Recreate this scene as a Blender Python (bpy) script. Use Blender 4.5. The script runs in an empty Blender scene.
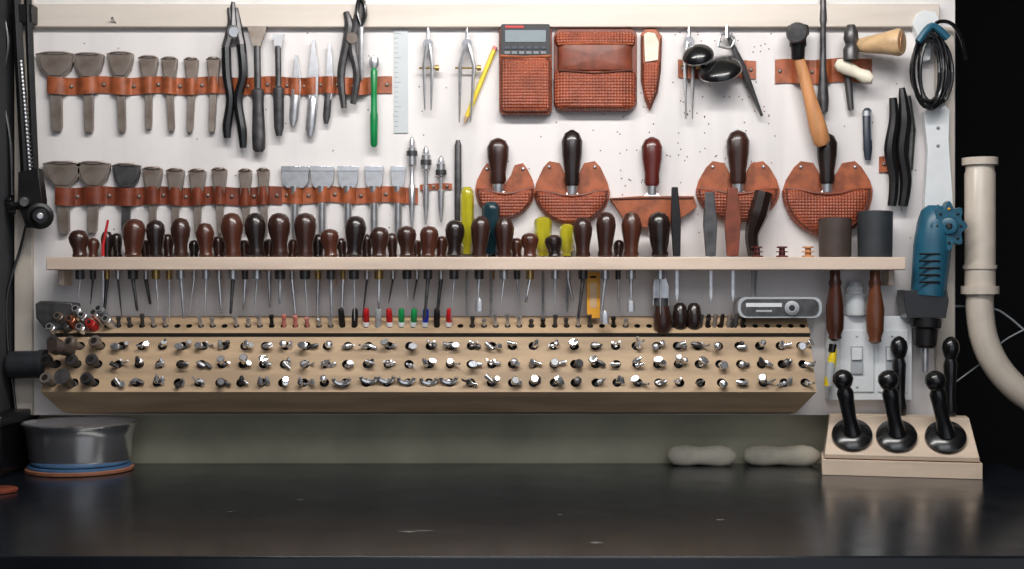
import bpy, math, random
from mathutils import Vector
random.seed(11)
D=2.7; F=1350.0; ZC=1.265; BZ=0.9
R=random.uniform
def S(y): return (D+y)/F
def W(px,py,y=0.0):
    s=S(y); return Vector(((px-512)*s, y, ZC-(py-284.5)*s))
def lin(c):
    o=[]
    for v in c:
        v/=255.0; o.append(v/12.92 if v<=0.04045 else ((v+0.055)/1.055)**2.4)
    return (*o,1.0)
# ------------------------------------------------------------ materials
def M(name,c,rough=0.5,metal=0.0,kind='plain',var=0.25,scale=30,bump=0.1,c2=None,trans=0,coat=0):
    m=bpy.data.materials.new(name); m.use_nodes=True
    nt=m.node_tree; N=nt.nodes; L=nt.links; bs=N['Principled BSDF']
    bs.inputs['Roughness'].default_value=rough; bs.inputs['Metallic'].default_value=metal
    if trans: bs.inputs['Transmission Weight'].default_value=trans
    if coat: bs.inputs['Coat Weight'].default_value=coat; bs.inputs['Coat Roughness'].default_value=0.15
    a=lin(c)
    if c2: b=lin(c2)
    else: b=tuple([x*(1-var) for x in a[:3]])+(1,)
    tc=N.new('ShaderNodeTexCoord'); mp=N.new('ShaderNodeMapping')
    L.new(tc.outputs['Object'],mp.inputs['Vector'])
    nz=N.new('ShaderNodeTexNoise'); nz.inputs['Scale'].default_value=scale; nz.inputs['Detail'].default_value=6
    L.new(mp.outputs[0],nz.inputs['Vector'])
    rp=N.new('ShaderNodeValToRGB'); rp.color_ramp.elements[0].color=b; rp.color_ramp.elements[1].color=a
    rp.color_ramp.elements[0].position=0.35; rp.color_ramp.elements[1].position=0.6
    L.new(nz.outputs['Fac'],rp.inputs['Fac']); L.new(rp.outputs['Color'],bs.inputs['Base Color'])
    bp=N.new('ShaderNodeBump'); bp.inputs['Strength'].default_value=bump; bp.inputs['Distance'].default_value=0.002
    h=nz.outputs['Fac']
    if kind=='woodx': mp.inputs['Scale'].default_value=(0.12,1,1)
    if kind=='woodz': mp.inputs['Scale'].default_value=(1,1,0.12)
    if kind=='weave':
        sp=N.new('ShaderNodeSeparateXYZ'); L.new(tc.outputs['Object'],sp.inputs[0])
        def mth(op,i,j=None):
            n=N.new('ShaderNodeMath'); n.operation=op
            for k,v in enumerate((i,j)):
                if v is None: continue
                if isinstance(v,(int,float)): n.inputs[k].default_value=v
                else: L.new(v,n.inputs[k])
            return n.outputs[0]
        u=mth('ADD',sp.outputs[0],sp.outputs[2]); v=mth('SUBTRACT',sp.outputs[0],sp.outputs[2])
        su=mth('SINE',mth('MULTIPLY',u,520)); sv=mth('SINE',mth('MULTIPLY',v,520))
        pr=mth('MULTIPLY',su,sv); h=mth('ADD',mth('MULTIPLY',pr,0.5),0.5)
        mx=N.new('ShaderNodeMix'); mx.data_type='RGBA'; mx.blend_type='MULTIPLY'; mx.inputs['Factor'].default_value=0.5
        r2=N.new('ShaderNodeValToRGB'); r2.color_ramp.elements[0].color=(0.35,0.25,0.2,1); r2.color_ramp.elements[0].position=0.15; r2.color_ramp.elements[1].position=0.5
        L.new(h,r2.inputs['Fac']); L.new(rp.outputs['Color'],mx.inputs['A']); L.new(r2.outputs['Color'],mx.inputs['B'])
        L.new(mx.outputs['Result'],bs.inputs['Base Color'])
    L.new(h,bp.inputs['Height']); L.new(bp.outputs[0],bs.inputs['Normal'])
    return m
board=M('painted_plywood',(226,221,220),0.55,kind='woodz',var=0.12,scale=14,bump=0.08)
cream=M('cream_painted_wood',(214,203,192),0.5,kind='woodx',var=0.12,scale=25)
creamz=M('cream_painted_wood_vertical',(200,190,178),0.5,kind='woodz',var=0.15,scale=25)
shelfw=M('pale_shelf_wood',(222,200,182),0.45,kind='woodx',var=0.2,scale=30)
blockw=M('tan_block_wood',(186,158,126),0.6,kind='woodx',var=0.3,scale=35)
pinew=M('pale_stand_wood',(222,200,178),0.5,kind='woodx',var=0.15,scale=30)
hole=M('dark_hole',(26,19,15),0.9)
wallm=M('grey_green_wall',(200,197,172),0.6,var=0.25,scale=6)
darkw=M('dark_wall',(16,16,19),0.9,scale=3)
greyw=M('grey_side_wall',(58,58,62),0.8,scale=3)
ceilm=M('ceiling_paint',(215,215,215),0.8); floorm=M('concrete_floor',(120,118,114),0.7,scale=8)
lea=M('tan_leather',(170,92,56),0.45,var=0.42,scale=45,bump=0.25)
lead=M('brown_leather',(126,60,38),0.45,var=0.4,scale=45,bump=0.25)
weave=M('stamped_leather',(160,78,50),0.4,kind='weave',var=0.35,bump=0.8)
thread=M('stitch_thread',(96,48,32),0.7)
old=M('aged_steel',(150,140,132),0.40,0.55,var=0.3,scale=25,c2=(124,108,98),bump=0.12)
steel=M('steel',(208,208,211),0.28,0.8,var=0.2,scale=60)
bowlm=M('brushed_stainless',(232,232,234),0.2,0.92,var=0.06,scale=20,bump=0.01)
chrome=M('chrome',(240,240,242),0.16,0.88,var=0.12,scale=80,bump=0.02)
dsteel=M('dark_steel',(96,94,95),0.38,0.65,var=0.4,scale=50)
black=M('black_plastic',(18,18,20),0.25,var=0.2,coat=0.4)
blackm=M('black_metal',(32,31,33),0.4,0.4,var=0.3)
hwood=M('dark_handle_wood',(58,32,25),0.3,kind='woodz',var=0.5,scale=60,coat=0.35)
hwood2=M('brown_handle_wood',(80,42,29),0.3,kind='woodz',var=0.5,scale=60,coat=0.35)
hwood3=M('black_handle_wood',(38,26,23),0.27,var=0.4,coat=0.35)
redw=M('rosewood',(92,34,28),0.28,kind='woodz',var=0.4,scale=60,coat=0.4)
maulw=M('maul_handle_wood',(118,68,44),0.3,kind='woodz',var=0.4,scale=60,coat=0.3)
hick=M('hickory_wood',(206,144,94),0.4,kind='woodz',var=0.3,scale=50)
mapw=M('maple_wood',(212,176,134),0.45,kind='woodx',var=0.25,scale=50)
brass=M('brass',(190,160,100),0.3,0.8)
copper=M('copper',(190,120,90),0.3,0.8)
white=M('white_plastic',(225,228,230),0.35,var=0.06)
bone=M('pale_bone',(236,228,208),0.55,var=0.22,scale=25)
pipec=M('cream_pipe_plastic',(206,194,180),0.3,var=0.08,coat=0.3)
green=M('green_plastic',(18,140,74),0.3); yellow=M('yellow_plastic',(235,205,40),0.35,var=0.1)
amber=M('amber_handle',(205,195,50),0.12,trans=0.35,var=0.1); red=M('red_plastic',(190,22,26),0.35); blue=M('blue_plastic',(24,50,170),0.35)
rimblue=M('blue_rubber_band',(70,110,150),0.5)
teal=M('teal_plastic',(34,92,116),0.38,var=0.25); pink=M('pink_eraser',(220,130,120),0.6)
tealdark=M('dark_teal_handle',(22,52,60),0.3)
orange=M('orange_yellow_card',(232,164,40),0.5,var=0.1); lcd=M('lcd_grey',(122,134,140),0.25,var=0.05)
calc=M('calculator_plastic',(30,31,36),0.5); grey=M('grey_plastic',(120,124,128),0.35,var=0.1); navy=M('navy_plastic',(44,52,66),0.4)
lgrey=M('light_grey_plastic',(176,180,184),0.35,var=0.08)
rubber=M('dark_grey_rawhide',(50,54,58),0.55,var=0.3); rubb2=M('brown_rawhide',(74,62,57),0.55,var=0.3)
clear=M('clear_acrylic',(225,230,232),0.2,trans=0.25,var=0.03)
terra=M('terracotta_cork',(150,96,70),0.7)
bench=M('black_bench_laminate',(25,29,36),0.3,var=0.35,scale=9,bump=0.02)
nt=bench.node_tree; bs=nt.nodes['Principled BSDF']
n2=nt.nodes.new('ShaderNodeTexNoise'); n2.inputs['Scale'].default_value=12; n2.inputs['Detail'].default_value=8
mr=nt.nodes.new('ShaderNodeMapRange'); mr.inputs['To Min'].default_value=0.13; mr.inputs['To Max'].default_value=0.30
tc=nt.nodes.new('ShaderNodeTexCoord'); nt.links.new(tc.outputs['Object'],n2.inputs['Vector'])
nt.links.new(n2.outputs['Fac'],mr.inputs['Value']); nt.links.new(mr.outputs[0],bs.inputs['Roughness'])
scuff=M('scuff_chalk',(120,118,112),0.7,var=0.6,scale=90)
# ------------------------------------------------------------ mesh builder
class B:
    def __init__(s,name,bev=0.0): s.name=name;s.v=[];s.f=[];s.m=[];s.mats=[];s.bev=bev
    def add(s,vs,fs,mat):
        if mat not in s.mats: s.mats.append(mat)
        k=s.mats.index(mat); o=len(s.v); s.v+= [Vector(v) for v in vs]
        for f in fs: s.f.append([i+o for i in f]); s.m.append(k)
        return s
    def lathe(s,A,Bp,prof,mat,seg=14,fl=1.0):
        A=Vector(A);Bp=Vector(Bp);d=Bp-A;L=d.length;a=d/L
        ref=Vector((0,1,0)) if abs(a.y)<0.9 else Vector((0,0,1))
        u=a.cross(ref).normalized(); w=u.cross(a).normalized()
        if w.y>0 and abs(a.y)<0.9: w=-w; u=-u
        vs=[];fs=[]
        for t,r in prof:
            r=max(r,1e-5)
            for i in range(seg):
                q=2*math.pi*i/seg; vs.append(A+a*(t*L)+u*(r*math.cos(q))+w*(r*fl*math.sin(q)))
        n=len(prof)
        for j in range(n-1):
            for i in range(seg):
                k=(i+1)%seg; fs.append([j*seg+i,j*seg+k,(j+1)*seg+k,(j+1)*seg+i])
        fs.append(list(range(seg))[::-1]); fs.append([(n-1)*seg+i for i in range(seg)])
        return s.add(vs,fs,mat)
    def L(s,p0,p1,prof,mat,y=-0.02,y1=None,fl=1.0,seg=14):
        y1=y if y1 is None else y1; sc=S(y)
        return s.lathe(W(*p0,y),W(*p1,y1),[(t,r*sc) for t,r in prof],mat,seg,fl)
    def tube(s,pts,r,mat,seg=8,smooth=False,rr=None):
        pts=[Vector(p) for p in pts]
        rs=rr if rr else [r]*len(pts)
        if smooth and len(pts)>2:
            q=[];qr=[]
            for i in range(len(pts)-1):
                a=pts[max(i-1,0)];b=pts[i];c=pts[i+1];d=pts[min(i+2,len(pts)-1)]
                for k in range(6):
                    t=k/6; q.append(0.5*((2*b)+(c-a)*t+(2*a-5*b+4*c-d)*t*t+(3*b-a-3*c+d)*t**3)); qr.append(rs[i]*(1-t)+rs[i+1]*t)
            q.append(pts[-1]);qr.append(rs[-1]);pts=q;rs=qr
        vs=[];fs=[];u=None;n=len(pts)
        for j,p in enumerate(pts):
            a=(pts[min(j+1,n-1)]-pts[max(j-1,0)]).normalized()
            if u is None:
                ref=Vector((0,1,0)) if abs(a.y)<0.9 else Vector((0,0,1)); u=a.cross(ref).normalized()
            u=(u-a*u.dot(a)).normalized(); w=a.cross(u)
            for i in range(seg):
                q=2*math.pi*i/seg; vs.append(p+u*rs[j]*math.cos(q)+w*rs[j]*math.sin(q))
        for j in range(n-1):
            for i in range(seg):
                k=(i+1)%seg; fs.append([j*seg+i,(j+1)*seg+i,(j+1)*seg+k,j*seg+k])
        fs.append(list(range(seg))); fs.append([(n-1)*seg+i for i in range(seg)][::-1])
        return s.add(vs,fs,mat)
    def T(s,pts,rpx,mat,y=-0.02,seg=8,smooth=False):
        P=[W(p[0],p[1],p[2] if len(p)>2 else y) for p in pts]
        if isinstance(rpx,(list,tuple)): return s.tube(P,0,mat,seg,smooth,[r*S(y) for r in rpx])
        return s.tube(P,rpx*S(y),mat,seg,smooth)
    def P(s,pts,yb,yf,mat):
        f=[W(a,b,yf) for a,b in pts]; n=len(f)
        bk=[Vector((v.x,yb,v.z)) for v in f]
        ar=sum(f[i].x*f[(i+1)%n].z-f[(i+1)%n].x*f[i].z for i in range(n))
        if ar<0: f.reverse(); bk.reverse()
        fs=[list(range(n)),[n+i for i in range(n)][::-1]]
        for i in range(n): k=(i+1)%n; fs.append([k,i,n+i,n+k])
        return s.add(f+bk,fs,mat)
    def X(s,x0,x1,y0,y1,yb,yf,mat): return s.P([(x0,y0),(x1,y0),(x1,y1),(x0,y1)],yb,yf,mat)
    def box(s,a,b,mat):
        x0,y0,z0=a;x1,y1,z1=b
        vs=[(x0,y0,z0),(x1,y0,z0),(x1,y1,z0),(x0,y1,z0),(x0,y0,z1),(x1,y0,z1),(x1,y1,z1),(x0,y1,z1)]
        return s.add(vs,[[0,3,2,1],[4,5,6,7],[0,1,5,4],[1,2,6,5],[2,3,7,6],[3,0,4,7]],mat)
    def pad(s,pts,c,yb,yf,mat,rings=((1,0),(0.97,0.55),(0.85,0.9),(0.5,1.0))):
        n=len(pts); vs=[];fs=[]; sc=S(yf)
        base=[W(a,b,yf) for a,b in pts]; cc=W(c[0],c[1],yf)
        ar=sum(base[i].x*base[(i+1)%n].z-base[(i+1)%n].x*base[i].z for i in range(n))
        if ar<0: base.reverse()
        for v in base: vs.append(Vector((v.x,yb,v.z)))
        for sc_,h in rings:
            for v in base:
                q=cc+(v-cc)*sc_; vs.append(Vector((q.x,yb+(yf-yb)*(0.25+0.75*h),q.z)))
        vs.append(Vector((cc.x,yf,cc.z)))
        R_=len(rings)+1
        for j in range(R_-1):
            for i in range(n):
                k=(i+1)%n; fs.append([j*n+i,j*n+k,(j+1)*n+k,(j+1)*n+i])
        for i in range(n): k=(i+1)%n; fs.append([(R_-1)*n+i,(R_-1)*n+k,R_*n])
        fs.append(list(range(n))[::-1])
        return s.add(vs,fs,mat)
    def build(s,ang=38):
        mn=[min(v[i] for v in s.v) for i in range(3)]; mx=[max(v[i] for v in s.v) for i in range(3)]
        c=Vector([(mn[i]+mx[i])/2 for i in range(3)])
        me=bpy.data.meshes.new(s.name); me.from_pydata([v-c for v in s.v],[],s.f)
        for m in s.mats: me.materials.append(m)
        for p,k in zip(me.polygons,s.m): p.material_index=k; p.use_smooth=True
        me.update()
        me.set_sharp_from_angle(angle=math.radians(ang))
        o=bpy.data.objects.new(s.name,me); o.location=c; bpy.context.collection.objects.link(o)
        if s.bev:
            b=o.modifiers.new('bev','BEVEL'); b.width=s.bev; b.segments=2; b.limit_method='ANGLE'; b.angle_limit=math.radians(50)
        return o
# ------------------------------------------------------------ room
XW=.884
B('floor').box((-1.0,-3.6,-0.05),(2.4,1.6,0),floorm).build()
B('wall_back').box((-1.08,0.06,0),(XW,0.16,2.6),wallm).build()
B('wall_left').box((-1.08,-3.6,0),(-1.0,0.06,2.6),greyw).build()
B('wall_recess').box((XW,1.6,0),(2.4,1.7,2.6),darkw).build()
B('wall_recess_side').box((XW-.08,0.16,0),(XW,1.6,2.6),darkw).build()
B('wall_right').box((2.4,-3.6,0),(2.5,1.7,2.6),greyw).build()
B('ceiling').box((-1.08,-3.6,2.6),(2.5,0.16,2.7),ceilm).build()
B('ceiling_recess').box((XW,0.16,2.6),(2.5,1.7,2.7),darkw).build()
# workbench
XR=1.0
wb=B('workbench',0.003)
wb.box((-0.998,-0.887,0.865),(XR,0.059,0.9),bench)
wb.box((-0.998,-0.87,0.78),(XR-.02,-0.84,0.864),dsteel)
for x in (-0.95,XR-.1):
    for y in (-0.83,-0.02): wb.box((x,y,0.0),(x+0.07,y+0.07,0.864),dsteel)
wb.build()
sc=B('worn_bench_marks')
for px,yy,w in ((408,532,9),(424,531,8),(597,543,9),(300,500,4),(720,520,5),(500,487,3),(230,512,4),(560,515,3)):
    dist=(ZC-BZ)*F/(yy-284.5); y=dist-D; s=S(y); cx=(px-512)*s
    n=18; vs=[(cx+math.cos(i/n*6.283)*w*s*R(.6,1.2),y+math.sin(i/n*6.283)*w*s*.6*R(.3,1.2),BZ+0.0004) for i in range(n)]
    sc.add(vs,[list(range(n))],scuff)
sc.build()
# board
b=B('tool_board')
b.X(32,955,-8,415,0.059,0.0,board)
for i in range(200):
    if i<120: px,py=R(580,775),R(30,195)
    else: px,py=R(50,920),R(30,250)
    b.lathe(W(px,py,0.0),W(px,py,-0.0006),[(0,.0015),(1,.0013)],hole if i%3==0 else lead,6)
b.build()
B('trim_1',0.002).X(32,940,4,27,0.0,-0.018,cream).build()
B('trim_2',0.002).X(14,32,-8,415,0.059,-0.012,creamz).build()
B('trim_3',0.002).X(936,955,27,415,0.0,-0.012,creamz).build()
n=B('wall_nail')
n.lathe(W(122,30,-0.0),W(112,18,-0.03),[(0,.0012),(.93,.0012),(.93,.003),(1,.003)],steel,8).build()
# ------------------------------------------------------------ straps
def strap(name,x0,x1,ya,yb,tools,mat=lea,drop=0,depth=0.020):
    s=B(name); N_=int((x1-x0)/1.5); vs=[]
    for i in range(N_+1):
        x=x0+(x1-x0)*i/N_; d=0.004
        for tx,w in tools: 
            q=abs(x-tx)/(w*0.75)
            if q<1: d=max(d,0.004+(depth-0.004)*math.cos(q*math.pi/2)**0.6)
        wob=math.sin(x*0.11)*0.9; dz=drop*(x-x0)/(x1-x0)
        for y_,r in ((-d,ya),(-d,yb),(-d+0.003,yb),(-d+0.003,ya)):
            v=W(x,r+wob+dz,y_); vs.append(v)
    fs=[]
    for i in range(N_):
        for k in range(4):
            l=(k+1)%4; fs.append([i*4+k,i*4+l,(i+1)*4+l,(i+1)*4+k])
    fs.append([0,1,2,3]); fs.append([N_*4+k for k in (3,2,1,0)])
    s.add(vs,fs,mat)
    xs=sorted([t[0] for t in tools]); pins=[x0+5]+[(a+c)/2 for a,c in zip(xs,xs[1:])]+[x1-5]
    for p in pins:
        q=(ya+yb)/2+math.sin(p*0.11)*.9+drop*(p-x0)/(x1-x0)
        s.lathe(W(p,q,-0.004),W(p,q,-0.008),[(0,.0042),(.5,.004),(1,.0015)],old,10)
    s.build(60)
T1=[(55,38),(88,31),(120,26),(148,19),(169,16),(191,14),(213,13)]
T1b=[(239,8),(257,9),(278,8),(296,8),(312,8),(329,7),(345,7),(360,7)]
strap('leather_tool_strap',47,392,77,94,[(x,w*.35+4) for x,w in T1]+[(x,w+2) for x,w in T1b],lea)
T2=[(62,38),(93,34),(126,28),(152,20),(175,18),(197,17),(219,15),(245,13),(263,12)]
strap('leather_tool_strap',55,282,187,205,[(x,w*.35+4) for x,w in T2],lead)
T3=[(295,28),(322,24),(348,21),(374,19),(398,15)]
strap('leather_tool_strap',282,418,187,203,[(x,10) for x,w in T3],lea)
strap('leather_tool_strap',420,452,184,190,[(426,5),(441,5)],lea,depth=0.014)
strap('leather_tool_strap',678,756,60,78,[(690,9),(738,9)],lea)
strap('leather_tool_strap',775,872,60,84,[(800,10),(824,9),(852,9)],lea,drop=-2)
strap('leather_tool_strap',879,912,156,172,[(893,9),(905,8)],lea)
def punch(x,w,top,bot,mat=old):
    p=B('strap_end_punch',0.0008); t=R(-2,2); h=w/2; n=max(w*.16,3.6)
    f=[(x-h,top),(x+h,top),(x+h*.97,top+6),(x+h*.8,top+16),(x+n+1.5,top+23),(x+n,top+30),(x+t+n*.85,bot-4),(x+t+n*.6,bot),(x+t-n*.6,bot),(x+t-n*.85,bot-4),(x-n,top+30),(x-n-1.5,top+23),(x-h*.8,top+16),(x-h*.97,top+6)]
    p.P(f,-.003,-.014,mat)
    p.P([(x-h*.86,top+3),(x+h*.86,top+3),(x+h*.7,top+15),(x+n,top+22),(x-n,top+22),(x-h*.7,top+15)],-.014,-.0165,mat)
    p.T([(x-h,top+1,-.009),(x-h*.5,top-1,-.016),(x,top-1.2,-.018),(x+h*.5,top-1,-.016),(x+h,top+1,-.009)],1.1,old,y=-.012,smooth=True)
    p.build()
for i,(x,w) in enumerate(T1): punch(x,w,R(53,56) if i<3 else R(56,61),R(129,133))
for i,(x,w) in enumerate(T2): punch(x,w,R(163,166) if i<3 else R(168,171),R(228,236),old if i!=2 else dsteel)
for x,w in T3:
    p=B('wide_leather_chisel',0.0006)
    p.P([(x-w/2,166),(x+w/2,166),(x+w/2-1,183),(x+w*.3,188),(x-w*.3,188),(x-w/2+1,183)],-0.006,-0.014,steel)
    p.P([(x-w/2,166),(x+w/2,166),(x+w/2,171),(x-w/2,171)],-0.014,-0.0155,chrome)
    p.L((x,186),(x,236),[(0,5),(.2,4.2),(.9,4),(1,3)],steel,y=-0.011)
    p.build()
# ---- pliers / hand tools row 1
p=B('long_nose_pliers')
p.T([(229,8),(231,25),(226,48)],[2,4,5],dsteel,y=-0.02,smooth=True)
p.T([(226,48),(227,75),(230,100),(227,125),(227,138)],[5,5,4.5,5,3.5],black,y=-0.02,smooth=True)
p.T([(236,8),(238,25),(241,45)],[2,4,5],dsteel,y=-0.02,smooth=True)
p.T([(241,45),(243,75),(238,100),(242,130),(243,148)],[5,5,4.5,5,3.5],black,y=-0.02,smooth=True)
p.lathe(W(234,32,-.012),W(234,32,-.03),[(0,.014),(.8,.014),(1,.01)],steel,14); p.T([(233,2),(233,26)],[2,5],dsteel,y=-.02); p.build()
p=B('edge_creaser_tool')
p.P([(247,26),(267,26),(262,40),(259,50),(254,50),(251,40)],-.012,-.022,old)
p.L((257,46),(259,152),[(0,3.5),(.4,3.5),(.42,6.5),(.55,5.6),(.85,6.8),(.97,6.5),(1,4)],dsteel,fl=.7); p.build()
p=B('strap_slotting_tool'); p.P([(272,34),(284,34),(281,48),(275,48)],-.012,-.022,steel); p.L((278,46),(279,136),[(0,3),(.45,3),(.47,5.6),(.9,5),(1,3)],dsteel,fl=.7); p.build()
for nm,x,a,c,w,m1,m2 in (('leather_skiving_knife',296,55,126,5,steel,steel),('steel_burnishing_blade',313,40,137,5.5,steel,steel),('pointed_groover',329,44,124,4,steel,dsteel)):
    p=B(nm,0.0004); p.P([(x-1,a),(x+2,a),(x+w,a+30),(x+w*.8,c-28),(x+w*.5,c-24),(x-w*.5,c-24),(x-w*.8,c-28),(x-w+1,a+30)],-.010,-.017,m1)
    p.L((x,c-40),(x-3,c),[(0,w*.6),(.1,w*.9),(.8,w*.95),(1,w*.5)],m2,y=-.014,fl=.6); p.build()
p=B('rotary_punch_pliers')
p.T([(346,12),(349,26),(346,45),(341,75),(344,108)],[3,5,4.5,4,3],dsteel,y=-.02,smooth=True)
p.T([(362,0),(357,22),(352,45),(357,75),(353,104)],[4,5,4.5,4,3],dsteel,y=-.02,smooth=True)
p.lathe(W(352,38,-.012),W(352,38,-.032),[(0,.011),(1,.011)],old,12); p.build()
p=B('scissors')
p.T([(361,26),(357,12),(359,0),(364,4),(365,16),(361,26)],2,black,y=-.03,smooth=True)
p.T([(361,24),(361,60),(362,80)],[3,3,1],steel,y=-.026); p.build()
p=B('green_handled_scratch_awl')
p.L((374,55),(374,70),[(0,.8),(1,1)],steel); p.L((374,57),(374,68),[(0,4),(.3,5),(.7,5),(1,3)],steel,fl=.5); p.L((374,68),(374,147),[(0,2),(.05,3.6),(.3,3),(.55,3.2),(.6,4),(.97,3.6),(1,2)],green); p.build()
p=B('clear_ruler',0.0004); p.X(394,408,30,133,0,-.003,clear)
for i in range(20): p.X(394.5,398 if i%5 else 401,33+i*4.9,33.5+i*4.9,-.003,-.0033,grey)
p.build()
def divider(x,a,c,sp,name='wing_divider',m=steel,lean=0):
    d=B(name); 
    d.T([(x,a),(x,a+12)],[1.4,2],m); 
    d.lathe(W(x,a+16,-.014),W(x,a+16,-.024),[(0,.010),(.3,.011),(1,.010)],m,14)
    d.T([(x-1,a+16),(x-sp,a+38),(x-sp*.8+lean,c)],[2.4,2.2,.8],m); d.T([(x+1,a+16),(x+sp,a+38),(x+sp*.8+lean,c)],[2.4,2.2,.8],m)
    d.T([(x-sp-5,a+40),(x+sp+5,a+40)],1,brass); d.L((x+sp+3,a+40),(x+sp+7,a+40),[(0,3),(1,3)],brass)
    d.build()
divider(428,28,110,4); divider(467,28,122,7,'drafting_compass',steel,-2)
p=B('pencil'); A,C=(494,50),(464,124)
p.L(A,C,[(0,2.2),(.05,2.4),(.9,2.4)],yellow,y=-.008,seg=6); p.L((A[0]+(C[0]-A[0])*.9,A[1]+(C[1]-A[1])*.9),C,[(0,2.4),(.7,.8),(1,.2)],mapw,y=-.008,seg=8); p.L((495.5,46.5),A,[(0,2.2),(1,2.3)],pink,y=-.008); p.build()
# ---- calculator case, pouch, sheath
def rrect(x0,x1,y0,y1,r,n=4):
    o=[]
    for cx,cy,a0 in ((x1-r,y0+r,-90),(x1-r,y1-r,0),(x0+r,y1-r,90),(x0+r,y0+r,180)):
        for i in range(n+1):
            a=math.radians(a0+90*i/n); o.append((cx+r*math.cos(a),cy+r*math.sin(a)))
    return o
def dens(pts,step=4):
    o=[]
    for i in range(len(pts)):
        a=pts[i];c=pts[(i+1)%len(pts)]; L_=math.dist(a,c); k=max(1,int(L_/step))
        for j in range(k): o.append((a[0]+(c[0]-a[0])*j/k,a[1]+(c[1]-a[1])*j/k))
    return o
p=B('calculator',0.0012); p.P(rrect(501,550,24,58,2),-.012,-.026,calc); p.X(505,546,30,42,-.026,-.0272,lcd); p.X(505,524,25.5,28,-.026,-.027,red)
for i in range(6): 
    for j in range(2): p.X(504.5+i*7.2,510+i*7.2,46+j*5,49+j*5,-.026,-.028,grey if j else navy)
p.build()
p=B('leather_calculator_case',0.001); p.P(rrect(499,552,22,114,4),0,-.012,lead)
p.pad(dens(rrect(499,552,55,114,5)),(525,85),-.010,-.034,weave)
p.T(rrect(502,549,58,111,4)+[(549,58+4)],.9,thread,y=-.0300)
p.T([(500,56),(525,57),(551,56)],1.4,lea,y=-.028)
p.build()
p=B('leather_belt_pouch',0.001); p.P(rrect(554,637,29,110,7),0,-.012,lead)
p.pad(dens(rrect(554,637,66,110,9)),(595,88),-.010,-.036,weave)
p.pad(dens(rrect(555,636,31,46,6)),(595,39),-.010,-.030,weave)
p.pad(dens(rrect(558,633,42,72,4)),(595,57),-.012,-.040,lead); 
p.T([(558,70),(595,73),(633,70)],1.1,thread,y=-.036)
p.T([(558,44),(595,43),(633,44)],1.1,lea,y=-.036); p.build()
p=B('leather_knife_sheath',0.001)
o=[(641,34),(645,29),(656,29),(662,36),(661,70),(658,92),(650,111),(645,100),(641,80)]
p.P(o,0,-.010,lea); p.pad(dens([(643,62),(660,60),(659,75),(656,92),(650,107),(645,97),(643,80)]),(651,80),-.008,-.022,weave)
p.P([(644,34),(648,32),(655,33),(659,42),(658,60),(645,62)],-.010,-.016,bone)
p.T([(642,36),(642,80),(646,99),(650,109),(657,92),(660,70),(661,38)],1,thread,y=-.011); p.build()
# ---- centre-right top tools
divider(689,26,119,4,'leg_caliper',steel)
p=B('scratch_compass')
p.T([(727,34),(742,66),(762,116)],[2,4,1.5],dsteel,y=-.016); p.T([(727,26),(727,38)],[2,3],steel,y=-.022)
p.T([(718,46),(722,34),(734,38),(730,48),(718,46)],1.2,steel,y=-.024,smooth=True); p.build()
for (x,yy,r) in ((698,54,16),(720,68,22)):
    p=B('black_edge_slicker'); s_=S(-.05); d=Vector((-.22,-.62,.75)).normalized()
    A=W(x,yy+2,-.042); E=A+d*.022
    p.lathe(A-d*.004,A,[(0,r*.90*s_),(.3,r*1.0*s_),(1,r*1.0*s_)],steel,32)
    p.lathe(A,E,[(0,r*s_),(.25,r*.96*s_),(.55,r*.80*s_),(.8,r*.5*s_),(1,r*.15*s_)],black,32)
    p.tube([A-d*.003,Vector((A.x,-.001,A.z-.004))],.006,dsteel,12)
    p.build()
# hammers
p=B('tack_hammer')
p.L((798,24),(798,60),[(0,5),(.06,10.5),(.3,11),(.36,8),(.6,8.5),(.66,7),(.95,6.5),(1,5)],blackm,y=-.040,seg=18)
p.lathe(W(797,33,-.07),W(797,33,-.005),[(0,.017),(.1,.021),(.35,.021),(.42,.013),(.8,.009),(1,.006)],dsteel,18)
p.L((797,50),(823,146),[(0,5),(.25,6),(.5,6.5),(.8,9),(.96,8.5),(1,5)],hick,y=-.040,fl=.75); p.build()
p=B('steel_modelling_rod'); p.L((823,-2),(823,112),[(0,3),(.2,4),(.25,3),(.6,3.4),(.9,6),(1,5)],dsteel,y=-.016); p.build()
p=B('ball_peen_hammer')
p.L((851,25),(851,60),[(0,4),(.2,7),(.4,7.5),(.55,5.5),(.7,8),(1,7.5)],dsteel,y=-.045)
p.lathe(W(852,46,-.03),W(902,42,-.09),[(0,.010),(.3,.016),(.7,.022),(.93,.027),(1,.024)],mapw,20)
p.lathe(W(902,42,-.09),W(902.6,42,-.0905),[(0,.018),(1,.018)],hick,20)
p.build()
p=B('bone_folder'); p.lathe(W(836,63,-.026),W(872,80,-.045),[(0,.008),(.12,.014),(.3,.014),(.6,.011),(.85,.014),(1,.008)],bone,16); p.L((846,58),(851,110),[(0,4),(.5,4),(1,3)],dsteel,y=-.014); p.build()
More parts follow.
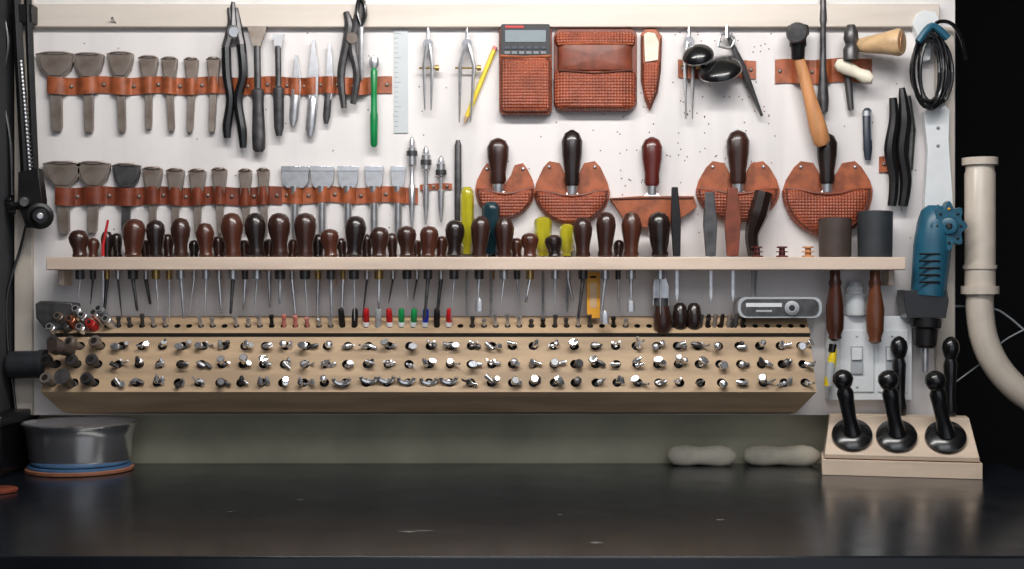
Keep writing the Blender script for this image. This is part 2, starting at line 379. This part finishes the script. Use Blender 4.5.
# ---- cord / hangers right
p=B('white_cord_hook',0.001); p.P([(917,14),(924,10),(936,12),(941,24),(935,36),(930,60),(920,62),(918,36),(913,24)],0,-.024,white); p.build()
p=B('coiled_power_cord')
for k in range(7):
    cx,cy=931+R(-3,3),70+R(-3,3); rx,ry=9+R(0,11),29+R(0,10)
    pts=[(cx+rx*math.cos(a/24*6.283),cy-ry*math.sin(a/24*6.283),-.034-.005*k+.002*math.sin(a)) for a in range(25)]
    p.T(pts,1.8,black,smooth=False)
p.T([(932,32,-.05),(938,22,-.045),(952,24,-.04),(962,40,-.03),(966,60,-.02)],2,black,smooth=True)
p.T([(918,42,-.068),(932,26,-.066),(948,38,-.064)],3.6,teal,smooth=True)
p.T([(921,100,-.05),(931,108,-.06),(943,100,-.05)],3.0,black,smooth=True)
p.build()
p=B('white_handled_rasp',0.002)
p.P([(924,112),(938,98),(950,110),(949,140),(953,200),(952,255),(936,258),(926,250),(925,200),(928,150)],-.012,-.028,white)
for q in (128,146,206,240): p.lathe(W(938,q,-.028),W(938,q,-.030),[(0,.004),(1,.003)],grey,10)
p.build()
p=B('upholstery_pincers')
p.T([(893,98),(894,120),(890,150),(894,180),(892,206)],[4,5,6,5,4.5],blackm,y=-.020,smooth=True); p.T([(902,88),(905,120),(902,150),(906,180),(903,206)],[3,7,6,6,5],blackm,y=-.020,smooth=True)
p.T([(908,96),(912,130),(910,170)],[3,4,3],dsteel,y=-.014); p.build()
p=B('folding_pocket_knife'); p.L((867,108),(868,160),[(0,2),(.05,4.5),(.8,4.5),(1,3)],navy,y=-.010,fl=.6); p.L((867,111),(867,116),[(0,4.8),(1,4.8)],steel,y=-.010,fl=.6); p.L((871,112),(871,140),[(0,1),(1,1)],steel,y=-.012);p.build()
# ---- slim tools row 2
for x,a,c,k in ((412,137,230,0),(426,146,224,1),(441,156,222,1),(458,140,250,2)):
    p=B('long_leather_gouge' if k<2 else 'flat_file')
    if k==2: p.L((x,a),(x,c),[(0,2),(.05,3.4),(.6,3.6),(1,3)],dsteel,y=-.010,fl=.5)
    else:
        p.L((x,a),(x,c),[(0,1),(.05,3),(.1,3),(.12,4.5),(.3,4.5),(.32,2.2),(.5,2),(.52,3.4),(.75,3),(1,1)],steel,y=-.010)
        p.L((x,a+14),(x,a+19),[(0,5.5),(1,5.5)],dsteel,y=-.010)
    p.build()
# ---- half-round pouches
def hpouch(cx,top,bot,hw,mid):
    s=B('leather_round_knife_pouch',0.0008)
    back=[(cx-hw*.75,top+6),(cx-hw*.6,top),(cx-hw*.32,top+2),(cx-hw*.2,top+12),(cx,mid-6),(cx+hw*.2,top+12),(cx+hw*.32,top+2),(cx+hw*.6,top),(cx+hw*.75,top+6),(cx+hw*.93,mid-10)]
    arc=[(cx+hw*math.cos(a),mid+(bot-mid)*math.sin(a)) for a in [math.pi*i/16 for i in range(17)]]
    s.P(back+arc+[(cx-hw*.93,mid-10)],0,-.006,lea)
    fr=[(cx+(hw-1)*math.cos(a),mid+(bot-mid-1)*math.sin(a)) for a in [math.pi*i/20 for i in range(21)]]
    fr+= [(cx-hw*.7,mid-2),(cx-hw*.3,mid+3),(cx,mid+4),(cx+hw*.3,mid+3),(cx+hw*.7,mid-2)]
    s.pad(dens(fr,5),(cx,mid+(bot-mid)*.45),-.006,-.028,weave)
    e=[(cx+(hw-3.5)*math.cos(a),mid+(bot-mid-3.5)*math.sin(a),-.0235) for a in [math.pi*i/20 for i in range(21)]]
    s.T(e,.9,thread)
    s.T([(cx-hw*.95,mid-1,-.014),(cx-hw*.6,mid,-.022),(cx-hw*.3,mid+3,-.025),(cx,mid+4,-.026),(cx+hw*.3,mid+3,-.025),(cx+hw*.6,mid,-.022),(cx+hw*.95,mid-1,-.014)],1.5,lead)
    for q in (-.6,.6): s.lathe(W(cx+hw*q,top+6,-.006),W(cx+hw*q,top+6,-.010),[(0,.0045),(1,.002)],steel,10)
    s.build()
hpouch(505,163,219,30,190); hpouch(572,161,225,38,192); hpouch(738,161,222,42,190); hpouch(828,161,237,45,190)
s=B('leather_tool_sling',0.0008); s.P([(610,198),(640,196),(694,196),(697,207),(690,212),(676,222),(648,228),(626,222)],0,-.022,lea); s.T([(612,199,-.023),(650,198,-.023),(693,198,-.023)],1,thread); s.build()
def rknife(x,a,c,m,r=10,y=-.017):
    k=B('round_knife'); k.L((x,a),(x,c),[(0,2),(.06,r*.7),(.2,r),(.45,r*.95),(.75,r*.7),(.93,r*.75),(1,r*.6)],m,y=y,fl=.7,seg=18)
    k.L((x,c),(x,c+8),[(0,r*.55),(1,r*.45)],steel,y=y,fl=.7)
    k.L((x,c+6),(x,c+14),[(0,r*.4),(1,r*1.4)],steel,y=y,fl=.12); k.build()
rknife(498,138,184,hwood,11); rknife(572,130,186,hwood3,10.5); rknife(652,137,186,redw,10.5); rknife(738,130,184,hwood,11.5); rknife(827,133,184,hwood3,10.5)
# ---- shelf with awls
YF=-0.095
sh=B('tool_shelf',0.002)
zt=W(0,257,YF).z; zb=W(0,270,YF).z
xa=W(46,0,YF).x; xb=W(906,0,YF).x
sh.box((xa,YF,zb),(xb,0.0,zt),shelfw)
for px in (50,325,895): sh.box((W(px,0,YF).x,-.05,zb-.03),(W(px,0,YF).x+.012,0,zb),shelfw)
sh.build()
def awl(x,top,r,end,y,m,kind=0,name='stitching_awl',fer=None):
    k=B(name); s=S(y); lean=R(-2.5,2.5)
    X_=(x-512)*S(y); zT=ZC-(top-284.5)*S(y); zS=zt
    A=Vector((X_+lean*s,y,zT)); Bq=Vector((X_,y,zS))
    b1=R(.86,1.0); b2=R(.64,.84)
    k.lathe(A,Bq,[(0,.2*r*s),(.04,.6*r*s),(.13,.92*b1*r*s),(.28,r*s),(.45,.93*r*s),(.68,b2*r*s),(.85,.66*r*s),(.93,.76*r*s),(1,.66*r*s)],m,16)
    zE=ZC-(end-284.5)*s
    Lb=zS-zE; fz=(zS-(zb-.018))/Lb
    sh_=.0018 if kind==0 else .0032
    Bz=Vector((X_,y,zS-Lb*fz)); E=Vector((X_+R(-5,5)*s,y,zE))
    k.lathe(Bq,Bz,[(0,.5*r*s),(.98,.46*r*s),(1,.3*r*s)],fer or random.choice((brass,steel,steel,dsteel)),12)
    k.lathe(Bz,E,[(0,sh_*1.3),(.5,sh_),(.95,sh_*.9 if kind==1 else .0009),(1,.0004)],random.choice((steel,steel,dsteel,chrome)),10,.8)
    if kind==2:
        k.lathe(Vector((X_,y,zE+.022)),Vector((X_,y,zE-.004)),[(0,.002),(.3,.007),(1,.008)],steel,12,.3)
    k.build()
hm=[hwood,hwood2,hwood3,hwood]
fr=[(80,230,10),(133,219,11.5),(156,220,9.5),(181,218,10),(206,223,9.5),(233,213,11.5),(257,213,11),(280,213,11.5),(305,213,11.5),(331,229,9.5),(354,216,11),(379,227,10),(407,226,10),(428,226,9.5),(454,220,10),(479,216,10),(504,217,10),(530,233,9),(555,235,9),(583,217,10),(605,212,10),(631,212,10.5),(660,212,11.5)]
for i,(x,t,r) in enumerate(fr): awl(x,t,r,R(303,322),-.068,hm[i%4] if x not in (206,133) else hwood2,kind=(2 if x in (605,631,479) else i%2))
for x,t in ((93,238),(107,231),(118,233),(146,240),(169,234),(194,240),(219,236),(245,240),(269,239),(292,239),(318,234),(343,238),(367,234),(393,233),(417,240),(441,236),(492,240),(517,238),(568,242),(618,240)):
    awl(x,t,R(5.5,7),R(300,325),-.030,random.choice(hm),kind=random.choice((0,1)))
def sdrv(x,a,c,r,m,end,y=-.04):
    k=B('screwdriver'); 
    k.L((x,a),(x,c),[(0,r*.5),(.06,r*.9),(.15,r),(.8,r*.95),(.9,r*.65),(1,r*.7)],m,y=y,seg=8); k.lathe(W(x,c,y),W(x,end,y),[(0,.003),(.95,.003),(1,.0015)],steel,8); k.build()
sdrv(467,187,254,7,amber,315); sdrv(491,202,254,9,tealdark,318,-.035); sdrv(543,217,256,9,amber,320,-.03); sdrv(567,224,256,7.5,amber,312,-.03)
k=B('seam_ripper'); k.T([(108,220,-.06),(103,245,-.06),(103,256,-.06)],[1.2,1.6,1.6],red); k.T([(103,256,-.06),(103,303,-.06)],[1.5,.6],steel); k.build()
def bl(name,x,a,c,w,m,lean=0,y=-.06):
    k=B(name,0.001); k.P([(x-w*.6+lean,a),(x+w*.6+lean,a),(x+w+lean*.5,(a+c)/2),(x+w*.7,c),(x-w*.7,c),(x-w+lean*.4,(a+c)/2)],y+.006,y-.006,m); k.P([(x-2,c),(x+2,c),(x+2,c+40),(x,c+48),(x-2,c+40)],y+.001,y-.001,steel); k.build()
bl('french_skiver',677,187,256,5,blackm,-2); bl('file_card_knife',711,192,256,7,dsteel,-1); bl('leather_wrapped_knife',733,188,256,8,lead)
p=B('curved_burnisher'); p.T([(764,192),(758,215),(752,235),(754,256)],[9,10,7,6],hwood3,y=-.05,smooth=True); p.T([(754,256),(754,300)],[4,2],steel,y=-.05);p.build()
for x in (757,782,808):
    p=B('thread_bobbin'); r=6; y=-.07; z0=zt; s=S(y); X_=(x-512)*s
    p.lathe((X_,y,z0),(X_,y,z0+.021),[(0,r*s),(.15,r*s),(.16,r*.55*s),(.45,r*.55*s),(.46,r*s),(.55,r*s),(.56,r*.5*s),(.85,r*.5*s),(.86,r*.9*s),(1,r*.9*s)],redw if x<800 else hick,14); p.build()
def mallet(x,a,r,m,hm_,end,y=-.055):
    k=B('rawhide_maul'); s=S(y); X_=(x-512)*s; zT=ZC-(a-284.5)*s; zE=ZC-(end-284.5)*s
    k.lathe((X_,y,zT),(X_,y,zt),[(0,r*.8*s),(.02,r*s),(.98,r*.96*s),(1,r*.9*s)],m,24); k.lathe((X_,y,zT+.001),(X_,y,zT-.001),[(0,r*.4*s),(1,r*.4*s)],dsteel,12)
    k.lathe((X_,y,zt),(X_,y,zE),[(0,.010),(.25,.010),(.3,.013),(.35,.011),(.6,.018),(.85,.017),(.93,.012),(.97,.013),(1,.006)],hm_,18); k.build()
mallet(835,218,16.5,rubb2,hwood2,341); mallet(875,211,17.5,rubber,maulw,344)
p=B('orange_marked_card',0.001); p.X(587,600,272,318,-.036,-.042,orange); p.X(590,597,283,308,-.042,-.0424,mapw); p.L((593,276),(593,278),[(0,3),(1,3)],hole,y=-.042); p.build()
p=B('broad_paring_blade',0.0006); p.P([(655,272),(664,272),(669,286),(669,306),(653,306),(653,286)],-.034,-.038,steel); p.L((661,298),(661,306),[(0,7.5),(1,7.5)],dsteel,y=-.037,fl=.4); p.L((662,306),(663,334),[(0,7),(.4,9),(.8,9),(1,5)],hwood,y=-.045); p.build()
for x in (680,694):
    p=B('wooden_knob_tool'); p.L((x,303),(x,330),[(0,3),(.1,6),(.5,8),(.9,7),(1,5)],hwood3,y=-.035); p.build()
# ------------------------------------------------------------ stamping tool rack
prof=[(0.0,316),(-.018,319),(-.052,333),(-.050,337),(-.108,392),(-.070,412),(0.0,414)]
pz=[(y,ZC-(r-284.5)*S(y)) for y,r in prof]
X0,X1=-0.905,0.585
rk=B('stamp_tool_rack')
def quadstrip(i,mat=blockw,xin=0):
    (ya,za),(yb,zb_)=pz[i],pz[i+1]
    rk.add([(X0,ya,za),(X1,ya,za),(X1-xin,yb,zb_),(X0+xin,yb,zb_)],[[0,3,2,1]],mat)
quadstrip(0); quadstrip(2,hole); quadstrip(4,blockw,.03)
(ya,za),(yb,zb_)=pz[5],pz[6]; rk.add([(X0+.03,ya,za),(X1-.03,ya,za),(X1-.03,yb,zb_),(X0+.03,yb,zb_)],[[0,3,2,1]],blockw)
for xx,xi in ((X0,.03),(X1,-.03)):
    rk.add([(xx+(xi if k>=5 else 0),y,z) for k,(y,z) in enumerate(pz)],[list(range(7)) if xx==X0 else list(range(7))[::-1]],blockw)
rk.add([(X0,0,pz[0][1]),(X1,0,pz[0][1]),(X1-.03,0,pz[6][1]),(X0+.03,0,pz[6][1])],[[0,1,2,3]],blockw)
def plate(i,nx,nv,rad,dep=.018):
    (ya,za),(yb,zb_)=pz[i],pz[i+1]; P0=Vector((X0,ya,za)); U=Vector((X1-X0,0,0)); V=Vector((0,yb-ya,zb_-za))
    nrm=U.cross(V).normalized()
    if nrm.y>0: nrm=-nrm
    un=U.normalized(); vn=V.normalized(); w=U.length/nx; h=V.length/nv; cs=[]
    for r in range(nv):
        row=[]
        for c in range(nx):
            C=P0+un*w*(c+.5)+vn*h*(r+.5); o=[];inn=[];dp=[]
            for k in range(16):
                a=k/16*2*math.pi; ca,sa=math.cos(a),math.sin(a); m=max(abs(ca),abs(sa))
                o.append(C+un*(ca/m*w/2)+vn*(sa/m*h/2)); q=C+un*ca*rad+vn*sa*rad; inn.append(q); dp.append(q-nrm*dep)
            rk.add(o+inn,[[k,(k+1)%16,16+(k+1)%16,16+k][::-1] for k in range(16)],blockw)
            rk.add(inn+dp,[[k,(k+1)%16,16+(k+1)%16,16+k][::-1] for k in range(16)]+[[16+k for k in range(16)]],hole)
            row.append(C)
        cs.append(row)
    return cs,nrm
c1,n1=plate(1,64,1,.0060); c2,n2_=plate(3,37,3,.0092)
rk.build()
st=B('leather_stamping_tools')
def head(E,d,r,mt,k):
    if k==0: st.lathe(E,E+d*.013,[(0,r),(.4,r*1.9),(.95,r*2.1),(1,r*1.9)],mt,10,.7)
    elif k==1: st.lathe(E,E+d*.014,[(0,r*.8),(.3,r*.8),(.45,r*1.7),(.9,r*1.7),(1,r*1.4)],mt,12)
    elif k==2:
        a=R(-.6,.6); v=Vector((math.cos(a),-.1,math.sin(a))); st.lathe(E-v*.0095+d*.003,E+v*.0095+d*.003,[(0,.0025),(.2,.0042),(.5,.0046),(.8,.0042),(1,.0025)],mt,8)
    elif k==3: st.lathe(E,E+d*.012,[(0,r),(.4,r*1.7),(.8,r*1.5),(1,r*.7)],mt,8)
    elif k==4:
        v=Vector((R(-.4,.4),-.4,.9)).normalized(); st.lathe(E-v*.004,E+v*.013,[(0,.003),(.3,.0055),(.7,.0048),(1,.0025)],mt,8)
    elif k==5:
        a=R(-.9,.9); v=Vector((math.cos(a),-.2,math.sin(a))).normalized(); st.lathe(E-v*.008+d*.004,E+v*.010+d*.004,[(0,.0048),(.35,.005),(.4,.0030),(1,.0030)],mt,10)
    else:  # small forked / U head
        a=R(-.5,.5); v=Vector((math.cos(a),-.1,math.sin(a))).normalized(); w=d
        st.tube([E+v*.007+w*.011,E+v*.006+w*.004,E,E-v*.006+w*.004,E-v*.007+w*.011],.0024,mt,6)
for ri,row in enumerate(c2):
    for ci,C in enumerate(row):
        left=ci<3
        for rep in range(2 if (R(0,1)<.85 and not left) else 1):
            d=Vector((R(-.3,.3)+(.35 if rep else 0),-.82+R(-.1,.1),.42+R(-.3,.15))).normalized()
            px=512+C.x/S(-.08)
            mt=random.choice((chrome,chrome,chrome,steel,steel,dsteel))
            r=R(.0040,.0050); Ln=R(.014,.024)
            if rep: r*=.75; Ln*=.75
            if left: mt=random.choice((old,dsteel,steel)); r=.0072; d=Vector((R(-.45,-.1),-.8,.4)).normalized(); Ln=.022
            base=C-n2_*.010+Vector((R(-.002,.002)+(.003 if rep else 0),0,0))
            E=base+d*Ln
            st.lathe(base,E,[(0,r),(.9,r),(1,r*.9)],mt,10)
            if left:
                st.lathe(E,E+d*.016,[(0,r*1.1),(.2,r*1.6),(.8,r*1.75),(1,r*1.5)],mt,16)
                st.lathe(E+d*.0155,E+d*.0165,[(0,r*.9),(1,r*.9)],hole,12); continue
            if ri==2 and 330<px<470 and rep==0:
                up=Vector((0,-.3,1)).normalized(); sx=Vector((1,0,0)); n_=10
                pts=[E+sx*.015*math.cos(math.pi+math.pi*i/n_)+up*(.012*math.sin(math.pi+math.pi*i/n_)+.008) for i in range(n_+1)]
                st.tube(pts,.0046,chrome,8); break
            head(E,d,r,mt,random.randint(0,6))
st.build()
tk=B('pattern_punch_set')
for ci,C in enumerate(c1[0]):
    px=512+C.x/S(-.035)
    pr=.5 if (460<px<475 or 590<px<680) else .9
    if px<112 or R(0,1)>pr: continue
    if 335<px<450: continue
    if px>735: continue
    d=Vector((R(-.1,.1),-.35,.94)).normalized(); L_=R(.012,.026)
    mt=random.choice((dsteel,steel,steel,blackm)) if not 275<px<335 else random.choice((copper,steel,pink))
    tk.lathe(C-n1*.008,C+d*L_,[(0,.0038),(.8,.0038),(.82,.0050),(1,.0047)],mt,8)
tk.build()
pn=B('marker_pens')
cols=[blackm,blackm,red,lgrey,red,green,green,blue,blackm,red,red,blackm,black]
i=0
for C in c1[0]:
    px=512+C.x/S(-.035)
    if 335<px<452 and i<len(cols):
        d=Vector((R(-.08,.08),-.3,.95)).normalized(); m=cols[i]; i+=1; r=.0062
        pn.lathe(C-n1*.008,C+d*.036,[(0,r),(.5,r),(.52,r*1.05),(.95,r*.9),(1,r*.6)],m,10); 
        if m in(green,blue,red): pn.lathe(C+d*.000,C+d*.008,[(0,r*1.04),(1,r*1.04)],white,10)
pn.build()
p=B('round_drive_punches')
for (x,yy,m) in ((52,330,steel),(60,319,old),(72,322,copper),(84,318,steel),(92,326,red),(101,312,grey),(66,328,dsteel),(78,312,steel),(108,322,steel),(82,330,chrome),(96,316,chrome)):
    p.lathe(W(x+6,yy+6,-.03),W(x-3,yy-4,-.066),[(0,.008),(.85,.009),(.87,.0075),(1,.0075)],m,12)
    p.lathe(W(x-3,yy-4,-.066),W(x-3.3,yy-4.3,-.067),[(0,.0045),(1,.0045)],hole,10)
p.build()
p=B('sharpening_stone',0.002); p.P([(35,304),(40,301),(72,303),(74,312),(62,330),(44,328),(36,318)],0,-.05,dsteel); p.build()
p=B('leather_wrapped_can'); 
p.lathe(W(10,365,-.04),W(46,364,-.04),[(0,.025),(.04,.027),(.8,.027),(.84,.029),(1,.029)],rubber,24); p.build()
p=B('large_drive_punch')
p.lathe(W(72,352,-.09),W(52,345,-.13),[(0,.010),(.6,.013),(.7,.016),(1,.014)],rubb2,16); p.build()
p=B('large_drive_punch'); p.lathe(W(70,384,-.10),W(62,376,-.14),[(0,.010),(.7,.012),(1,.016)],dsteel,16); p.build()
p=B('electric_pencil_sharpener',0.004); p.P(rrect(738,822,297,318,8),0,-.055,lgrey); p.P(rrect(741,819,299,316,7),-.055,-.0565,dsteel); p.X(746,782,303,307,-.0565,-.0575,white); p.X(756,772,310,312,-.0565,-.0575,lgrey)
p.lathe(W(792,308,-.055),W(792,308,-.064),[(0,.014),(.6,.014),(.8,.010),(1,.009)],lgrey,20); p.lathe(W(792,308,-.064),W(792,308,-.0645),[(0,.006),(1,.006)],black,16)
p.build()
p=B('needle_packet'); 
for k in range(7): p.lathe(W(700+k*7,328,-.036),W(702+k*7,314,-.040),[(0,.004),(.8,.0045),(1,.003)],random.choice((dsteel,hwood3,old)),8)
p.build()
p=B('electrical_switch_box',0.002); p.X(828,912,316,400,0,-.028,white); p.X(840,874,330,392,-.028,-.031,white); p.X(878,908,330,392,-.028,-.031,white)
for x in (857,892): p.X(x-6,x+6,346,374,-.031,-.035,lgrey); p.P([(x-5,348),(x+5,348),(x+5,360),(x-5,360)],-.035,-.039,white)
for x in (857,892):
    for yy in (336,387): p.lathe(W(x,yy,-.031),W(x,yy,-.0325),[(0,.003),(1,.002)],steel,8)
p.build()
p=B('clear_plastic_jar'); p.L((855,286),(855,316),[(0,7),(.1,9),(.2,8),(.3,11),(.95,11),(1,9)],clear,y=-.022,seg=18); p.L((855,282),(855,289),[(0,7.5),(1,7.5)],lgrey,y=-.022); p.build()
p=B('yellow_highlighter'); p.L((834,348),(828,386),[(0,3),(.25,4),(.26,4.5),(1,4.5)],yellow,y=-.05); p.L((831,362),(829,386),[(0,4.8),(1,4.8)],lgrey,y=-.05); p.L((833,344),(832,352),[(0,4),(1,4)],black,y=-.05); p.build()
# ---- power drill hanging nose down against the board
p=B('power_drill',0.0008)
p.L((936,206),(928,296),[(0,8),(.06,14),(.2,17),(.45,18.5),(.8,17.5),(1,17)],teal,y=-.055,seg=24)
p.P([(905,290),(947,290),(949,300),(946,318),(907,318),(904,300)],-.02,-.075,black)
p.L((926,318),(925,348),[(0,15),(.3,15),(.35,12),(.9,11),(1,8)],blackm,y=-.05,seg=18)
p.L((925,346),(925,372),[(0,4),(1,3)],steel,y=-.05)
gp=[]
for k in range(48):
    a=k/48*6.283; r=19+3*math.cos(a*8); gp.append((949+r*math.cos(a)*.85,226+r*math.sin(a)*1.15))
p.P(gp,-.062,-.086,teal); p.lathe(W(949,226,-.086),W(949,226,-.094),[(0,.018),(.7,.016),(1,.010)],teal,18)
p.lathe(W(949,226,-.094),W(949,226,-.097),[(0,.007),(1,.005)],black,14)
for k in range(8):
    a=k/8*6.283; p.lathe(W(949+12*math.cos(a),226+17*math.sin(a),-.086),W(949+12*math.cos(a),226+17*math.sin(a),-.089),[(0,.0035),(1,.002)],orange if k==6 else black,8)
for q in range(5): p.T([(919,254+q*7,-.090),(940,254+q*7,-.090)],1,blackm)
p.build()
# ---- pipe
p=B('plastic_drain_pipe'); y=-.03
p.L((980,158),(980,290),[(0,17.5),(.055,17.5),(.056,14),(.10,14),(.12,15),(1,15)],pipec,y=y,seg=24)
p.L((980,286),(980,294),[(0,18.5),(1,18.5)],pipec,y=y,seg=24)
p.T([(980,292),(980,312),(984,338),(996,365),(1018,390),(1050,412),(1076,440),(1086,480),(1087,540),(1087,700),(1087,924)],13.5,pipec,y=y,smooth=True,seg=20)
p.L((980,265),(980,269),[(0,16.5),(1,16.5)],pipec,y=y,seg=24)
p.build()
p=B('white_cable'); p.T([(950,306,.05),(990,308,.05),(1010,318,.06),(1040,345,.06)],1.1,lgrey,smooth=True); p.T([(950,386,.05),(985,360,.05),(1005,340,.06),(1040,322,.06)],.8,lgrey,smooth=True); p.build()
# ---- lamp arm left
p=B('adjustable_lamp_arm',0.001)
p.T([(15,-20),(27,200)],5.2,blackm,y=-.045,seg=4); p.T([(27,-20),(36,198)],4.2,blackm,y=-.045,seg=4)
p.T([(21,60),(31,180)],1.6,steel,y=-.05,seg=8)
for k in range(30): 
    q=(21+12*k/30,62+4*k); p.L(q,(q[0]+.3,q[1]+1.8),[(0,2.6),(1,2.6)],dsteel,y=-.05,seg=8)
p.P([(18,172),(38,168),(42,200),(40,226),(26,228),(18,205)],-.03,-.06,blackm)
p.lathe(W(40,216,-.03),W(40,216,-.085),[(0,.018),(.2,.026),(.7,.026),(.75,.018),(1,.014)],blackm,20)
p.lathe(W(40,216,-.085),W(40,216,-.089),[(0,.008),(1,.006)],steel,14)
p.lathe(W(24,202,-.03),W(24,202,-.075),[(0,.012),(.8,.012),(1,.009)],dsteel,14)
p.T([(10,206),(24,206)],4,blackm,y=-.045)
for k in range(4): p.L((6+k,200+k*4),(12+k,200+k*4),[(0,3),(1,3)],black,y=-.045)
p.X(16,32,4,22,-.012,-.05,blackm)
p.build()
p=B('lamp_cable'); p.T([(26,226,-.04),(20,250,-.03),(12,275,-.03),(7,300,-.03),(8,345,-.03),(14,395,-.02),(16,412,-.02)],1.5,black,smooth=True); p.T([(0,0,-.03),(8,40,-.03),(3,90,-.03),(10,140,-.03),(12,195,-.03)],1.8,black,smooth=True); p.build()
# ---- bench top items
def onb(px,yy): 
    dist=(ZC-BZ)*F/(yy-284.5); y=dist-D; return Vector(((px-512)*S(y),y,BZ))
cx=(80-512)*S(-.045)
p=B('cork_coaster'); p.lathe((cx,-.045,BZ),(cx,-.045,BZ+.008),[(0,.100),(.2,.103),(.8,.103),(1,.100)],terra,48); p.lathe((cx,-.045,BZ+.008),(cx,-.045,BZ+.012),[(0,.098),(1,.098)],rimblue,48); p.build()
p=B('stainless_steel_bowl'); z=BZ+.012; pr=[(.086,0),(.094,.003),(.099,.014),(.104,.060),(.109,.074),(.113,.078),(.1140,.082),(.111,.084),(.106,.080),(.100,.060),(.094,.02),(.086,.008),(.001,.006)]
vs=[];fs=[];sg=56
for r,h in pr:
    for i in range(sg): a=i/sg*6.2832; vs.append((cx+r*.98*math.cos(a),-.045+r*.9*math.sin(a),z+h))
for j in range(len(pr)-1):
    for i in range(sg): k=(i+1)%sg; fs.append([j*sg+i,j*sg+k,(j+1)*sg+k,(j+1)*sg+i])
fs.append(list(range(sg))[::-1]); p.add(vs,fs,bowlm); p.build(50)
p=B('black_storage_box',0.004); p.box((-.998,-.16,BZ),(-.962,.04,BZ+.115),black); p.box((-.998,-.165,BZ+.095),(-.958,.045,BZ+.118),blackm); p.build()
q=onb(2,492); p=B('leather_coaster'); p.lathe((q.x-.01,q.y,BZ),(q.x-.01,q.y,BZ+.007),[(0,.034),(.2,.036),(.8,.036),(1,.034)],lead,28); p.build()
for a,c in ((667,737),(743,821)):
    p=B('canvas_weight_bag'); y=.020; r=.0225
    p.lathe(Vector(((a-512)*S(y),y,BZ+r*.93)),Vector(((c-512)*S(y),y,BZ+r*.85)),[(0,.004),(.03,r*.55),(.10,r*.85),(.28,r*.97),(.45,r*.8),(.6,r*.9),(.75,r),(.88,r*.85),(.96,r*.5),(1,.003)],bone,20,.95)
    p.build()
# ---- wooden stand with black tools (turned slightly on the bench)
th=math.radians(12); OX=310*S(-.113); OY=-.113; WD=.293
def loc(u,v,z): return Vector((OX+u*math.cos(th)+v*math.sin(th), OY-u*math.sin(th)+v*math.cos(th), z))
p=B('burnisher_stand_block',0.003)
def prism(x0,x1,pr,mat,tap=0): 
    n=len(pr); zs=[z for _,z in pr]; z0=min(zs); z1=max(zs)
    f=lambda z:(z-z0)/max(z1-z0,1e-6)*tap
    vs=[loc(x0+f(z),v,z) for v,z in pr]+[loc(x1-f(z),v,z) for v,z in pr]
    p.add(vs,[list(range(n)),[n+i for i in range(n)][::-1]]+[[(i+1)%n,i,n+i,n+(i+1)%n] for i in range(n)],mat)
prism(0,WD,[(0,BZ),(0,BZ+.030),(.125,BZ+.030),(.125,BZ)][::-1],pinew)
prism(.004,WD-.004,[(.005,BZ+.032),(.003,BZ+.040),(.07,BZ+.108),(.120,BZ+.108),(.120,BZ+.032)][::-1],pinew,.012)
prism(.006,WD-.006,[(.008,BZ+.030),(.008,BZ+.032),(.118,BZ+.032),(.118,BZ+.030)][::-1],lead)
p.build()
def knob(base,topp,r=1.0,flare=True):
    k=B('black_burnishing_tool'); 
    if flare:
        nn=(loc(0,-.068,BZ+.067)-loc(0,0,BZ)).normalized()
        k.lathe(base-nn*.001,base+nn*.016,[(0,.036),(.2,.039),(.5,.038),(.8,.030),(1,.018)],black,28)
        base=base+nn*.008
    k.lathe(base,topp,[(0,.020*r if flare else .012),(.10,.017*r),(.25,.0130*r),(.5,.0145*r),(.65,.016*r),(.72,.0120*r),(.76,.016*r),(.85,.0200*r),(.93,.0175*r),(.98,.010*r),(1,.003)],black,24); k.build()
for u,dx in ((.057,-.028),(.140,-.027),(.230,-.032)):
    C=loc(u,.034,BZ+.072)
    knob(C,C+Vector((dx,-.030,.130)),1.0)
for u,dx in ((.150,-.004),(.244,.000)):
    C=loc(u,.10,BZ+.107); knob(C,C+Vector((dx,-.010,.157)),.85,False)
# ------------------------------------------------------------ lights
fx=B('fluorescent_lamp',0.003); fx.box((-0.95,-1.02,2.24),(1.1,-.78,2.30),white); fx.box((-.02,-.92,2.30),(.02,-.88,2.6),white); fx.build()
def area(name,loc_,tgt,sx,sy,e,c):
    l=bpy.data.lights.new(name,'AREA'); l.shape='RECTANGLE'; l.size=sx; l.size_y=sy; l.energy=e; l.color=c
    o=bpy.data.objects.new(name,l); o.location=loc_; bpy.context.collection.objects.link(o)
    o.rotation_euler=(Vector(tgt)-Vector(loc_)).to_track_quat('-Z','Y').to_euler(); return o
area('fluorescent_light',(0.05,-.9,2.23),(0.05,-.05,1.35),1.5,.16,32,(1,.975,.94))
area('front_fill_light',(0.2,-2.2,2.55),(0,-.2,1.0),1.6,1.0,17,(.97,.98,1))  # unseen fill lamp, added to brighten the scene from the front
w=bpy.data.worlds.new('World'); bpy.context.scene.world=w; w.use_nodes=True
w.node_tree.nodes['Background'].inputs[0].default_value=(.86,.91,1,1); w.node_tree.nodes['Background'].inputs[1].default_value=.7
cam=bpy.data.cameras.new('camera'); cam.sensor_width=36; cam.lens=F/1024*36; cam.clip_start=.05
co=bpy.data.objects.new('camera',cam); co.location=(0,-D,ZC); co.rotation_euler=(math.pi/2,0,0)
bpy.context.collection.objects.link(co); bpy.context.scene.camera=co
bpy.context.scene.view_settings.view_transform='Standard'
